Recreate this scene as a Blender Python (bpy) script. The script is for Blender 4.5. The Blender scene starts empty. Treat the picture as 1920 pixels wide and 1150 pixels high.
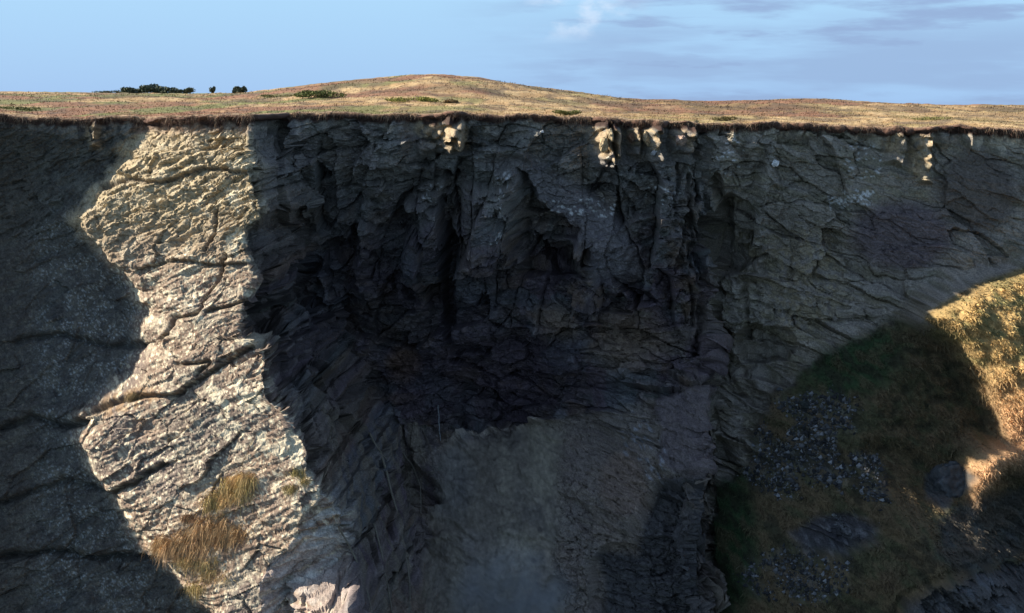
import bpy, math, random
import numpy as np
from mathutils import Matrix, Vector

random.seed(4)
rng = np.random.default_rng(11)
scene = bpy.context.scene

# ------------------------------------------------------------------ camera
W, H = 1920.0, 1150.0
FPX = 2059.0
CAM = np.array([0.0, -100.0, 2.3])
PITCH = math.atan(390.0 / FPX)
ROLL = math.radians(0.8)
f_ = np.array([0, math.cos(PITCH), -math.sin(PITCH)])
u0_ = np.array([0, math.sin(PITCH), math.cos(PITCH)])
r0_ = np.array([1.0, 0, 0])
R_ = math.cos(ROLL) * r0_ + math.sin(ROLL) * u0_
U_ = math.cos(ROLL) * u0_ - math.sin(ROLL) * r0_
cd = bpy.data.cameras.new('camera')
cam = bpy.data.objects.new('camera', cd)
scene.collection.objects.link(cam)
cd.sensor_width = 36.0
cd.lens = 36.0 * FPX / W
cd.clip_start = 0.5
cd.clip_end = 30000
cam.matrix_world = Matrix(((R_[0], U_[0], -f_[0], CAM[0]), (R_[1], U_[1], -f_[1], CAM[1]),
                           (R_[2], U_[2], -f_[2], CAM[2]), (0, 0, 0, 1)))
scene.camera = cam

# ------------------------------------------------------------------ light
SUN_EL = math.atan(0.55)
SH = np.array([-0.97, 0.243])                 # horizontal direction towards the sun
SV = np.array([SH[0] * math.cos(SUN_EL), SH[1] * math.cos(SUN_EL), math.sin(SUN_EL)])
sd_ = bpy.data.lights.new('sun', 'SUN')
sd_.energy = 5.0
sd_.angle = math.radians(0.5)
sd_.color = (1.0, 0.90, 0.76)
sun = bpy.data.objects.new('sun', sd_)
scene.collection.objects.link(sun)
sun.rotation_mode = 'QUATERNION'
sun.rotation_quaternion = Vector(SV).to_track_quat('Z', 'Y')
world = bpy.data.worlds.new('World')
scene.world = world
world.use_nodes = True
wt = world.node_tree
wt.nodes.clear()
def wn(t, **k):
    n = wt.nodes.new(t)
    for a, b in k.items():
        setattr(n, a, b)
    return n
out = wn('ShaderNodeOutputWorld'); bg = wn('ShaderNodeBackground')
sky = wn('ShaderNodeTexSky', sky_type='NISHITA', sun_disc=False, sun_elevation=SUN_EL,
         sun_rotation=math.atan2(SH[0], SH[1]), altitude=50.0, air_density=1.0, dust_density=0.4, ozone_density=2.5)
bg.inputs['Strength'].default_value = 0.064
tc = wn('ShaderNodeTexCoord')
def cloud(scale, loc, rot, detail, lo, hi):
    mp = wn('ShaderNodeMapping'); mp.inputs['Scale'].default_value = scale
    mp.inputs['Location'].default_value = loc; mp.inputs['Rotation'].default_value = rot
    nz = wn('ShaderNodeTexNoise'); nz.inputs['Scale'].default_value = 1.0
    nz.inputs['Detail'].default_value = detail; nz.inputs['Roughness'].default_value = 0.55
    rp = wn('ShaderNodeMapRange'); rp.interpolation_type = 'SMOOTHSTEP'
    rp.inputs['From Min'].default_value = lo; rp.inputs['From Max'].default_value = hi
    wt.links.new(tc.outputs['Generated'], mp.inputs['Vector'])
    wt.links.new(mp.outputs['Vector'], nz.inputs['Vector'])
    wt.links.new(nz.outputs['Fac'], rp.inputs['Value'])
    return rp.outputs['Result']
def wmath(op, a, b=None, c=None):
    n = wn('ShaderNodeMath', operation=op)
    for i, s in enumerate((a, b, c)):
        if s is None: continue
        if isinstance(s, (int, float)): n.inputs[i].default_value = s
        else: wt.links.new(s, n.inputs[i])
    return n.outputs[0]
def wrange(v, a, b):
    rp = wn('ShaderNodeMapRange'); rp.interpolation_type = 'SMOOTHSTEP'
    rp.inputs['From Min'].default_value = a; rp.inputs['From Max'].default_value = b
    wt.links.new(v, rp.inputs['Value']); return rp.outputs['Result']
sx = wn('ShaderNodeSeparateXYZ'); wt.links.new(tc.outputs['Generated'], sx.inputs[0])
right = wrange(sx.outputs['X'], -0.10, 0.14)
low = wrange(sx.outputs['Z'], 0.088, 0.045)
c1 = cloud((9, 9, 60), (3.1, 0, 2.0), (0, 0.26, 0), 5, 0.42, 0.66)
c3 = cloud((26, 26, 50), (8.2, 3, 5.0), (0, 0.2, 0), 4, 0.45, 0.70)
c2 = cloud((5, 5, 42), (1.0, 0, 7.3), (0, 0.10, 0), 4, 0.36, 0.62)
a1 = wmath('MULTIPLY', wmath('MULTIPLY', c1, right), 1.0)
a2 = wmath('MULTIPLY', wmath('MULTIPLY', wmath('MULTIPLY', c2, right), low), 0.75)
am = wmath('MAXIMUM', a1, a2)
mx = wn('ShaderNodeMix', data_type='RGBA')
wt.links.new(am, mx.inputs[0])
hs = wn('ShaderNodeHueSaturation')
hs.inputs['Saturation'].default_value = 0.9
wt.links.new(sky.outputs[0], hs.inputs['Color'])
hz = wn('ShaderNodeMix', data_type='RGBA')          # clean blue maritime haze low over the horizon
grad = wn('ShaderNodeValToRGB')
gr_ = wn('ShaderNodeMapRange'); gr_.inputs['From Max'].default_value = 0.12
wt.links.new(sx.outputs['Z'], gr_.inputs['Value']); wt.links.new(gr_.outputs[0], grad.inputs['Fac'])
e0, e1_ = grad.color_ramp.elements
e0.color = (.345, .55, .86, 1); e1_.color = (.43, .71, .95, 1)
gs = wn('ShaderNodeVectorMath', operation='SCALE'); gs.inputs['Scale'].default_value = 8.3
wt.links.new(grad.outputs['Color'], gs.inputs[0])
wt.links.new(wmath('MULTIPLY', wrange(sx.outputs['Z'], 0.35, 0.08), .95), hz.inputs[0])
wt.links.new(hs.outputs[0], hz.inputs[6]); wt.links.new(gs.outputs[0], hz.inputs[7])
wt.links.new(hz.outputs[2], mx.inputs[6])
mx.inputs[7].default_value = (2.5, 3.6, 5.6, 1)
wm = wn('ShaderNodeMix', data_type='RGBA'); wm.inputs[7].default_value = (5.6, 6.6, 8.0, 1)
wt.links.new(wmath('MULTIPLY', wmath('MULTIPLY', wmath('MULTIPLY', c3, wrange(sx.outputs['Z'], .045, .07)), wmath('MULTIPLY', wrange(sx.outputs['X'], 0.0, 0.035), wrange(sx.outputs['X'], .13, .05))), .8), wm.inputs[0])
wt.links.new(mx.outputs[2], wm.inputs[6])
wt.links.new(wm.outputs[2], bg.inputs['Color'])
wt.links.new(bg.outputs[0], out.inputs[0])
scene.view_settings.view_transform = 'Standard'
scene.view_settings.look = 'None'
scene.view_settings.exposure = 1.0
scene.view_settings.gamma = 1.0

# ------------------------------------------------------------------ maths helpers
def proj(x, y, z):
    dx, dy, dz = x - CAM[0], y - CAM[1], z - CAM[2]
    d = dx * f_[0] + dy * f_[1] + dz * f_[2]
    u = W / 2 + FPX * (dx * R_[0] + dy * R_[1] + dz * R_[2]) / d
    v = H / 2 - FPX * (dx * U_[0] + dy * U_[1] + dz * U_[2]) / d
    return u, v
def ray(u, v, y):
    dr = f_ + R_ * ((u - W / 2) / FPX) - U_ * ((v - H / 2) / FPX)
    t = (y - CAM[1]) / dr[1]
    return CAM[0] + dr[0] * t, CAM[2] + dr[2] * t
_T = np.random.default_rng(5).random((16, 256, 256))
def vn(x, y, seed=0):
    xi = np.floor(x).astype(int); yi = np.floor(y).astype(int)
    fx = x - xi; fy = y - yi
    fx = fx * fx * (3 - 2 * fx); fy = fy * fy * (3 - 2 * fy)
    T = _T[seed % 16]
    a = T[xi & 255, yi & 255]; b = T[(xi + 1) & 255, yi & 255]
    c = T[xi & 255, (yi + 1) & 255]; d = T[(xi + 1) & 255, (yi + 1) & 255]
    return (a + (b - a) * fx) * (1 - fy) + (c + (d - c) * fx) * fy
def fbm(x, y, seed=0, o=4, g=0.5):
    s = 0.0; a = 1.0; t = 0.0
    for i in range(o):
        s = s + a * (vn(x * 2 ** i + 17.3 * i, y * 2 ** i + 9.1 * i, seed + i) * 2 - 1)
        t += a; a *= g
    return s / t
def ridge(x, y, seed=0, o=4):
    s = 0.0; a = 1.0; t = 0.0
    for i in range(o):
        s = s + a * (1 - 2 * np.abs(vn(x * 2 ** i + 7.7 * i, y * 2 ** i + 3.1 * i, seed + i) * 2 - 1))
        t += a; a *= 0.5
    return s / t
def worley(x, y, seed=0):
    """broken-rock facets: plane height of the nearest cell, edge distance, cell random"""
    xi = np.floor(x).astype(int); yi = np.floor(y).astype(int)
    f1 = np.full(x.shape, 9.0); f2 = np.full(x.shape, 9.0)
    hh = np.zeros(x.shape); rr = np.zeros(x.shape)
    A, B, C, D, E = [_T[(seed + k) % 16] for k in range(5)]
    for i in (-1, 0, 1):
        for j in (-1, 0, 1):
            ci = (xi + i) & 255; cj = (yi + j) & 255
            px = xi + i + A[ci, cj]; py = yi + j + B[ci, cj]
            dx = x - px; dy = y - py
            ax_ = np.abs(dx + .25 * dy); ay_ = np.abs(dy - .18 * dx)
            dd = .8 * np.maximum(ax_, ay_) + .25 * (ax_ + ay_)
            n = dd < f1
            f2 = np.where(n, f1, np.minimum(f2, dd))
            f1 = np.where(n, dd, f1)
            hh = np.where(n, (C[ci, cj] - .5) + (D[ci, cj] - .5) * 1.2 * dx + (E[ci, cj] - .5) * 1.2 * dy, hh)
            rr = np.where(n, C[ci, cj], rr)
    return hh, f2 - f1, rr
def dots(x, y, seed, r, dens):
    xi = np.floor(x).astype(int); yi = np.floor(y).astype(int); o = np.zeros(x.shape)
    A, B, C, D = [_T[(seed + k) % 16] for k in range(4)]
    for i in (-1, 0, 1):
        for j in (-1, 0, 1):
            ci = (xi + i) & 255; cj = (yi + j) & 255
            dd = np.hypot(x - xi - i - A[ci, cj], (y - yi - j - B[ci, cj]) * 1.2)
            rr = r * (.4 + C[ci, cj])
            o = np.maximum(o, np.clip((rr - dd) / (rr * .4), 0, 1) * (D[ci, cj] < dens))
    return o
def ss(a, b, x):
    t = np.clip((x - a) / (b - a), 0, 1)
    return t * t * (3 - 2 * t)
def polysd(px, py, poly):
    """signed distance to polygon, positive inside (worked out only near it)"""
    P = np.array(poly, float)
    if px.size > 5000:
        near = (px > P[:, 0].min() - 150) & (px < P[:, 0].max() + 150) & (py > P[:, 1].min() - 150) & (py < P[:, 1].max() + 150)
        o = np.full(px.shape, -150.0)
        if near.sum() > 5000: o[near] = polysd_(px[near], py[near], P)
        elif near.any(): o[near] = polysd(px[near], py[near], poly)
        return o
    return polysd_(px, py, P)
def polysd_(px, py, P):
    d = np.full(px.shape, 1e9); ins = np.zeros(px.shape, bool)
    n = len(P)
    for i in range(n):
        a = P[i]; b = P[(i + 1) % n]
        ex, ey = b - a
        wx = px - a[0]; wy = py - a[1]
        t = np.clip((wx * ex + wy * ey) / (ex * ex + ey * ey), 0, 1)
        d = np.minimum(d, np.hypot(wx - ex * t, wy - ey * t))
        c = (a[1] > py) != (b[1] > py)
        with np.errstate(divide='ignore', invalid='ignore'):
            xx = ex * (py - a[1]) / ey + a[0] if ey != 0 else px * 0
        ins ^= c & (px < xx)
    return np.where(ins, d, -d)
def blob(u, v, cu, cv, ru, rv, rot=0.0):
    a = math.radians(rot)
    du = (u - cu); dv = (v - cv)
    p = (du * math.cos(a) + dv * math.sin(a)) / ru
    q = (-du * math.sin(a) + dv * math.cos(a)) / rv
    return np.clip(1 - p * p - q * q, 0, 1)
def boxm(u, v, u0, u1, v0, v1, s=8.0):
    return ss(u0 - s, u0 + s, u) * ss(u1 + s, u1 - s, u) * ss(v0 - s, v0 + s, v) * ss(v1 + s, v1 - s, v)

# ------------------------------------------------------------------ terrain profile (all in metres; traced lines become world curves)
RISE = 0.55 / 0.97                      # z gained per metre walked in -x towards the sun
BACK = 0.243 / 0.97                     # y gained per metre
CK = BACK / RISE                        # 0.44: lean of the surface the sun just grazes
rim_px0 = [(-300, 220), (0, 219), (60, 223), (150, 221), (250, 220), (400, 217), (530, 213), (700, 214), (830, 213), (960, 215),
          (1080, 219), (1200, 223), (1290, 228), (1400, 232), (1550, 233), (1640, 238), (1750, 240), (1920, 243), (2300, 250)]
rim_u = np.arange(-300, 2301, 12.0)
rim_px = [(a, np.interp(a, [p[0] for p in rim_px0], [p[1] for p in rim_px0]) + 4.0 * (vn(np.array(a * .013), np.array(1.5), 3) - .5) * 2 + 3.2 * (vn(np.array(a * .045), np.array(6.5), 4) - .5) * 2) for a in rim_u]
_rx = []; _rz = []
for (a, b) in rim_px:
    x_, z_ = ray(a, b, 0.0); _rx.append(x_); _rz.append(z_)
def zrim(x):
    return np.interp(x, _rx, _rz)
def world_line(pts, yf):
    """px polyline -> (z-depth below rim, x) for a line lying on surface yf(depth)"""
    zs = []; xs = []
    for (a, b) in pts:
        y = 0.0
        for k in range(12):
            x, z = ray(a, b, y)
            y = yf(max(0.0, zrim(x) - z))
        zs.append(zrim(x) - z); xs.append(x)
    zs = np.array(zs); xs = np.array(xs)
    o = np.argsort(zs)
    return zs[o], xs[o]
XL = world_line([(272, 200), (270, 235), (268, 262), (240, 285), (236, 318), (185, 355), (150, 412), (165, 440), (205, 480), (250, 530),
                 (272, 580), (270, 650), (250, 700), (210, 745), (160, 785), (148, 830), (185, 895), (230, 960), (270, 1020),
                 (330, 1080), (400, 1150), (470, 1220), (560, 1350)], lambda d: -CK * d)
XR = world_line([(486, 200), (484, 290), (492, 345), (505, 372), (500, 402), (480, 428), (474, 450), (484, 540), (482, 556), (462, 566), (474, 590), (450, 612),
                 (462, 627), (500, 634), (508, 655), (498, 690), (520, 740), (545, 760), (585, 800), (603, 850), (632, 915),
                 (645, 960), (650, 1040), (660, 1150), (690, 1300)], lambda d: -CK * d - 5.5)
XC = world_line([(760, 800), (650, 850), (598, 915), (578, 950), (560, 990), (520, 1030), (500, 1070), (505, 1150), (515, 1300)],
                lambda d: -CK * d - 4.5)
# broad depth of bay, terrace and gully: rows v, columns u
VR = [200, 300, 400, 500, 600, 700, 800, 900, 1000, 1150, 1400]
TB = {380: [2, 3, 4, 5, 5, 5, 2, -2, -6, -10, -15],
      600: [1.2, 2, 3.5, 5, 5, 4.5, 1, -3, -7, -12, -17],
      720: [1.0, 2, 3.5, 5, 5, 4.5, 3, -1, -5, -11, -17],
      830: [1.0, 2, 3.2, 4.5, 4.5, 4.5, 3.8, -2, -7, -12, -18],
      960: [1.0, 1.8, 3, 4, 3.5, 3.5, 2.0, -4, -9, -14, -19],
      1100: [0.6, 1, 1, 2, 2, 1.5, -1, -6, -10, -13, -18],
      1220: [0.3, .6, .8, .8, 0, -1, -5, -8.5, -12, -15, -18],
      1320: [0.2, .6, .8, .8, 0, -2, -6.5, -10, -13, -15.5, -18],
      1336: [0.6, 1.2, 1.8, 2.5, 2.5, 2, -1, -3, -6, -10, -15],
      1420: [0, 0, 0.2, .8, .5, 0, -3, -6, -9, -14, -20],
      1560: [-.6, -.6, -.6, -1, -1.5, -4.5, -8, -11, -14, -18, -23],
      1740: [-2, -2, -2.2, -2.6, -5.5, -9, -12, -15, -18, -22, -28],
      1920: [-3.4, -3.4, -3.6, -6, -9, -12, -15, -18, -21, -25, -30],
      2300: [-5, -5, -5, -8, -11, -14, -17, -20, -23, -27, -33]}
UC = np.array(sorted(TB)); TBM = np.array([TB[k] for k in sorted(TB)], float)
def table(u, v):
    u = np.clip(u, UC[0], UC[-1]); v = np.clip(v, VR[0], VR[-1])
    i = np.clip(np.searchsorted(UC, u, side='right') - 1, 0, len(UC) - 2)
    j = np.clip(np.searchsorted(VR, v, side='right') - 1, 0, len(VR) - 2)
    a = (u - UC[i]) / (UC[i + 1] - UC[i]); Vr = np.array(VR)
    b = (v - Vr[j]) / (Vr[j + 1] - Vr[j])
    return (TBM[i, j] * (1 - a) + TBM[i + 1, j] * a) * (1 - b) + (TBM[i, j + 1] * (1 - a) + TBM[i + 1, j + 1] * a) * b
LIT = [(1738, 594), (1790, 563), (1850, 532), (1925, 508), (2300, 455), (2300, 930), (1980, 900), (1925, 872), (1892, 878), (1868, 915), (1832, 955),
       (1810, 915), (1812, 872), (1840, 848), (1882, 832), (1872, 790), (1838, 705), (1797, 640)]
GRASSP = [(1330, 905), (1400, 860), (1440, 740), (1500, 705), (1545, 655), (1640, 615), (1740, 592), (1850, 532), (1925, 508), (2400, 430), (2400, 1500), (1300, 1500)]

_xs_z, _xs_x = world_line([(200, 200), (205, 600), (215, 1000), (240, 1350)], lambda d: -CK * d)
def xl_at(d):
    z0 = d * 0
    return np.interp(d, *XL) + (.38 * fbm(d * 1.1, z0 + 2, 9, 3) + .22 * (vn(np.floor(d * 1.6 + .4 * vn(d * 2, z0, 1)), z0 + 5, 3) - .5) * 2) * (.6 + .6 * ss(16, 6, d))
def wfun(x, d):
    xl = xl_at(d); e = np.maximum(x - xl, 0)
    h = ss(0, 6, e)
    e2 = e * (1 - h) + (x - np.interp(d, _xs_z, _xs_x)) * h
    return -0.44 * e2 - 1.1 * (1 - np.exp(-e / 1.1))
def xr_at(d):
    z0 = d * 0
    return np.interp(d, *XR) + .42 * fbm(d * .8, z0 + 3, 5, 2) + .30 * (vn(np.floor(d * 1.1 + .3 * vn(d * 2, z0, 1)), z0 + 7, 6) - .5) * 2 * ss(2, 6, d)
def left_surface(x, d):
    xl = xl_at(d)
    e = x - xl
    lit = wfun(x, d)
    lit = np.where(e > 0, lit, 0)
    dark = np.where(e < 0, 2.4 * (1 - np.exp(np.minimum(e, 0) * 1.1 / 2.4)), 0)
    y = -CK * d + lit + dark * ss(0.0, 5.0, d)
    # far left the cliff stands up steeper again
    xc = np.interp(d, *XC)
    k = np.clip(x - xc, 0, 99)
    yc = -CK * d + wfun(xc, d)
    wg = 2.0
    back = np.where(k < wg, yc + 0.75 * k, yc + 0.65 * wg - 1.7 * (k - wg))
    lower = ss(33, 36, d)
    back = back * lower + (yc + 0.55 * k) * (1 - lower)
    return np.where(k > 0, back, y)

DX = 0.125; DZ = 0.25
gx = np.arange(-64, 70 + DX / 2, DX); gd = np.arange(0, 66 + DZ / 2, DZ)
def build_macro(lit_patch, yc0=None):
    Y = np.zeros((len(gx), len(gd))); YC = np.zeros_like(Y)
    xr = xr_at(gd)
    jag = 20 * fbm(gd * .22, gd * 0 + 3, 4, 3) + 7 * (vn(np.floor(gd * .9), gd * 0 + 9, 2) - .5) * 2
    prev = left_surface(gx[0] + gd * 0, gd); pyc = -CK * gd + 50
    for i, x in enumerate(gx):
        if i == 0:
            yc = pyc
        else:
            m = np.minimum(Y[i - 1], YC[i - 1])
            yc = np.interp(gd - RISE * DX, gd, m, left=1e6)
            # first cell under the rim: light comes over the top just behind
            yc = np.where(gd < RISE * DX, Y[i - 1][0], yc) - BACK * DX
        z = zrim(x) - gd
        ls = left_surface(x + gd * 0, gd)
        y = prev.copy()
        for it in range(3):
            u, v = proj(x, y, z)
            b = table(u + jag, v)
            if x > 14:
                b = np.maximum(b, yc + 0.7 * ss(1.5, 8, gd))
            else:
                b = np.maximum(b, yc + 0.5 * ss(1.5, 8, gd))
            if lit_patch is not None and x > 22:
                ycc = yc0[i]
                s = polysd(u, v, LIT) / 21.0
                g = ss(-3.0, -0.6, s)
                off = np.where(s > 0, -0.42 * s, np.minimum(-0.6 * s, 1.2))
                b = b * (1 - g) + (ycc + off) * g
            k = x - xr
            wd = 0.9 + 0.03 * gd + 3.0 * ss(29, 42, gd)
            yr = left_surface(xr, gd)
            t = ss(0, 1, k / wd)
            t = np.clip(k / wd, 0, 1) ** 0.8
            y = np.where(k < 0, ls, yr * (1 - t) + b * t)
        Y[i] = y; YC[i] = yc; prev = y
    return Y, YC
MY0, YC0 = build_macro(None)
MY, MYC = build_macro(True, YC0)
def macro(x, d, M=None):
    M = MY if M is None else M
    i = np.clip((x - gx[0]) / DX, 0, len(gx) - 1.001); j = np.clip(d / DZ, 0, len(gd) - 1.001)
    a = i.astype(int); b = j.astype(int); i = i - a; j = j - b
    return (M[a, b] * (1 - i) + M[a + 1, b] * i) * (1 - j) + (M[a, b + 1] * (1 - i) + M[a + 1, b + 1] * i) * j

# ------------------------------------------------------------------ fine grid
STEP = 0.092
xf = np.concatenate([np.arange(-52, -29, STEP), np.arange(-29, -26, STEP), -26 + 21 * np.arange(560) / 560, np.arange(-5, 52, STEP)])
xl_ = -52 - np.cumsum(np.linspace(0.12, 1.6, 60)); xr_ = 52 + np.cumsum(np.linspace(0.12, 1.6, 60))
xs = np.concatenate([xl_[::-1], xf, xr_])
ds = np.concatenate([np.arange(0, 4, 0.07), np.arange(4, 50, STEP), 50 + np.cumsum(np.linspace(0.12, 0.8, 28))])
X, D = np.meshgrid(xs, ds, indexing='ij')
# columns crowd together where the corner of the buttress falls back into the bay
iw = np.where((xs >= -26) & (xs < -5))[0]
tw = (xs[iw] + 26) / 21
for j, d_ in enumerate(ds):
    a_ = float(xr_at(np.array([d_]))[0]) - .08; w_ = 1.15 + 0.03 * d_ + 3.0 * float(ss(29, 42, d_))
    X[iw, j] = np.interp(tw, [0, .36, .80, 1], [-26, a_, a_ + w_, -5])
Xc = np.clip(X, -63.5, 69.5)
Y = macro(Xc, D)
Y = Y + np.where(X < -64, (X + 64) * -0.12, 0) * 0
Z = zrim(X) - D
U, V = proj(X, Y, Z)
SU, SVV = U.copy(), V.copy()
xlD = xl_at(D); xrD = xr_at(D); xcD = np.interp(D, *XC)
LEFT = ss(0.3, -0.3, X - xrD)                       # 1 on buttress and left wall
LITS = LEFT * ss(-0.5, 0.6, X - xlD)
grass_sd = polysd(U, V, GRASSP)
wob = fbm(X * 0.35, D * 0.35, 3) * 30
GR = ss(-14, 14, grass_sd + wob) * ss(10, 12, X) * ss(1336, 1348, U + 20 * fbm(D * .22, D * 0 + 3, 4, 3))
lit_sd = polysd(U, V, LIT)
LITG = ss(-5, 12, lit_sd)
MUDP = [(828, 835), (900, 815), (1000, 796), (1080, 800), (1040, 880), (1050, 960), (1035, 1050), (1060, 1160), (1040, 1400), (780, 1400), (775, 1100), (800, 960)]
mud_sd = polysd(U, V, MUDP)
MUD = ss(-16, 26, mud_sd + wob * 1.0)
SLABP = [(880, 300), (975, 285), (1090, 340), (1180, 430), (1215, 520), (1120, 530), (1080, 430), (1000, 380), (975, 335)]
SLAB = ss(-10, 14, polysd(U, V, SLABP))
RECESS = (1 - LEFT) * (1 - GR) * (1 - MUD)
TERR = ss(-10, 10, polysd(U, V, [(960, 806), (1040, 790), (1230, 755), (1325, 715), (1332, 900), (1336, 1400), (1000, 1400), (1020, 1050), (1000, 900)]))
RWALL = ss(1320, 1345, U) * (1 - GR)
STREAK = ss(-15, 25, polysd(U, V, [(560, 740), (640, 770), (820, 790), (830, 850), (790, 960), (770, 1400), (690, 1400), (650, 1040), (620, 880)])) * (1 - LEFT)

# bedding coordinates: gently tilted on the buttress, near level elsewhere
tilt = np.where(LEFT > .5, 0.42, 0.10) - .36 * ss(1318, 1332, U)
XO = X; X = X + 0.7 * np.where(LEFT > .5, 0, np.clip(Y, -20, 20) - (0))
bz = -D - tilt * (X - 17.5 * (LEFT < .5)) + 0.3 * fbm(X * .12, D * .12, 2)
h0, e0_, r0q = worley(X * 0.16, bz * 0.22, 6)
h1, e1, r1 = worley(X * 0.30 + .13 * fbm(X * .6, D * .6, 7), bz * 0.55, 1)
h2, e2, r2 = worley(X * 0.85 + .13 * fbm(X * 1.5, D * 1.5, 8), bz * 1.7, 4)
hc, ec, rc_ = worley(X * 0.42 + .1 * fbm(X * .5, D * .5, 3), D * 0.13 + .2 * X * .13, 12)
h3, e3, r3 = worley(X * 2.2, bz * 4.2, 8)
big = fbm(X * 0.11, D * 0.11, 6)
mid = fbm(X * 0.5, bz * 0.8, 9)
fine = fbm(X * 2.2, bz * 3.5, 10, 3)
micro = fbm(X * 5.5, D * 5.5, 12, 2)
lines = ridge(X * 0.22, bz * 1.3, 3, 3)
crack1 = ss(0.10, 0.0, e1); crack2 = ss(0.09, 0.0, e2); crack3 = ss(.12, 0, e3)
fine = fine - 0 * micro

XA = X; X = XO
e_ = 0.25
Yx = (macro(Xc + e_, D) - macro(Xc - e_, D)) / (2 * e_); YD = (macro(Xc, D + e_) - macro(Xc, np.maximum(D - e_, 0))) / (2 * e_)
Ln = np.sqrt(1 + Yx ** 2 + YD ** 2)
steepf = .55 + .45 * ss(4.0, 1.6, Ln)
dis = np.zeros_like(Y)
near_rim = ss(0, 2.0, D)
# recess rock: coarse blocks, ledges, vertical grooves
vert = ridge(XA * 0.6 + 0.4 * mid, D * 0.10, 5, 3)
amp = 0.35 + 0.65 * near_rim
rec = (2.6 * h0 + 2.0 * h1 * (.4 + .6 * steepf) + (0.6 * h2 + 0.22 * h3) * (.15 + .85 * steepf) + 0.9 * big + 0.5 * mid + .16 * fine * steepf + 0.12 * crack1 + 0.05 * crack2 - .30 * lines)
vmask = ss(1240, 1300, U) * ss(1560, 1420, U) * ss(240, 300, V)
colz = boxm(U, V, 560, 1300, 300, 600, 60) * steepf
rec = rec + colz * (4.2 * hc + .5 * ss(.08, .02, ec) * ss(.4, .6, rc_)) + 0.35 * ss(.10, .02, e1) * ss(.6, .8, r1)
rec = rec + .5 * (np.abs(((bz * .55 + .3 * mid) % 1.0) - .5) * 2 - .5) * ss(560, 640, V) * (U < 1300)
rec = rec * steepf + (1 - steepf) * (1.6 * h0 + 1.5 * fbm(XO * .3 + .1 * XA, D * .35, 5, 2) + .8 * h1)
rec = rec * (1 - 0.8 * SLAB) * (1 - .30 * RWALL)
rec = rec + (vmask * 1.3 * vert + (1 - SLAB) * 0.22 * vert) * steepf
smoothp = boxm(U, V, 1420, 1900, 255, 400, 30)
rec = rec * (1 - 0.25 * smoothp)
nosez = np.clip(boxm(U, V, 1095, 1300, 200, 300, 10) + boxm(U, V, 765, 875, 200, 295, 8), 0, 1)
dis += RECESS * (1 - TERR) * (1 - .75 * nosez) * (1 - .45 * ss(1560, 1640, U)) * rec * amp * (1 - .35 * STREAK)
dis += SLAB * (0.12 * fine + 0.10 * h3 + 0.25 * ss(0.55, 0.8, vn(X * 1.6 + D, D * 1.6 - X * .6, 4)) )
PINK = ss(-6, 8, polysd(U + 16 * mid, V + 16 * mid, [(1220, 770), (1262, 728), (1318, 712), (1330, 760), (1332, 850), (1312, 898), (1262, 888), (1235, 862), (1250, 810)]))
terr = .8 * h0 + (1.0 * h1 + 0.5 * h2) * (.45 + .55 * ss(1120, 1200, U)) + 0.3 * h3 + .15 * fine + .25 * crack2 + .6 * vert * ss(1050, 1150, U)
dis += TERR * terr * (1 - MUD) * (1 - .85 * PINK) + PINK * (.35 * ridge(X * 1.1, D * .25, 4, 3) + .35 * h2 + .1 * fine - .3)
stv = ridge(XA * 0.9 + D * .35 + 0.5 * mid, D * 0.07, 11, 3)
dis += STREAK * (-0.55 * stv) * (.2 + .8 * steepf)
# buttress and left wall: smaller relief
topz = ss(520, 380, V)
n0_ = ss(.35, .65, fbm(X * .3, D * .3, 7, 3) * .5 + .5)
bed_ = .5 * (np.abs(((bz * 1.25 + 1.1 * mid + .9 * big + .3 * fine) % 1.0) - .5) * 2 - .5)
bt = 0.30 * h1 + .11 * bed_ * (.4 + 1.2 * n0_) + (0.08 + .24 * topz) * h2 + (.05 + .13 * topz) * h3 + .045 * fine + .02 * micro + 0.18 * mid + .10 * crack2 * topz + .12 * crack1 * ss(.6, .8, r1) * (X > xlD) - (0.06 + .14 * topz) * lines - .06 * ridge(X * .3, bz * 3.2, 9, 2) + .2 * h0
edge_damp = 1 - 0.5 * np.exp(-((X - xlD) / 1.0) ** 2)
lowleft = ss(700, 1000, V) * (X < xlD)
dis += LEFT * (X > xcD) * (.35 * (np.abs(((D * 1.1 + .5 * mid) % 1.0) - .5) * 2 - .5) + .3 * h2)
dis += LEFT * (bt - .10 * crack2 * topz * (X < xlD)) * amp * edge_damp * np.where(X < xlD, .9 + .5 * lowleft, 1.0)
# grass slope / mud
cl_ = fbm(X * 1.0, D * 1.0, 14, 4)
dis += GR * (0.30 * mid + 0.16 * fine + .08 * micro + .45 * cl_) * (1 - 0.0 * LITG)
dis += MUD * (1 - GR) * (0.30 * mid + 0.06 * fine + .5 * big + .35 * h2 + .16 * h3 + .35 * h1 * ss(900, 1040, U))

# features of the bay, metres of depth (negative = towards the viewer)
def add(m, a):
    global dis
    dis = dis + m * a
Nn = 1 - LEFT
U0_, V0_ = U, V
U = U + 16 * fbm(X * .5, D * .5, 2, 3); V = V + 16 * fbm(X * .5 + 40, D * .5, 3, 3)
add(Nn * boxm(U, V, 832, 852, 330, 640, 5), 3.2)                                  # slot between the pillars
pil1 = boxm(U, V, 762, 830, 385, 528, 6) * np.sqrt(np.clip(1 - ((U - 796) / 44) ** 2, 0, 1))
add(pil1, -3.2)
add(boxm(U, V, 765, 822, 534, 556, 5), 1.6)
pil2 = boxm(U, V, 862, 964, 345, 500, 6) * np.sqrt(np.clip(1 - ((U - 912) / 62) ** 2, 0, 1))
add(pil2, -3.2)
add(boxm(U, V, 858, 968, 456, 461, 2.5), 0.8)
add(boxm(U, V, 870, 905, 275, 296, 5), 1.3)
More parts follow.
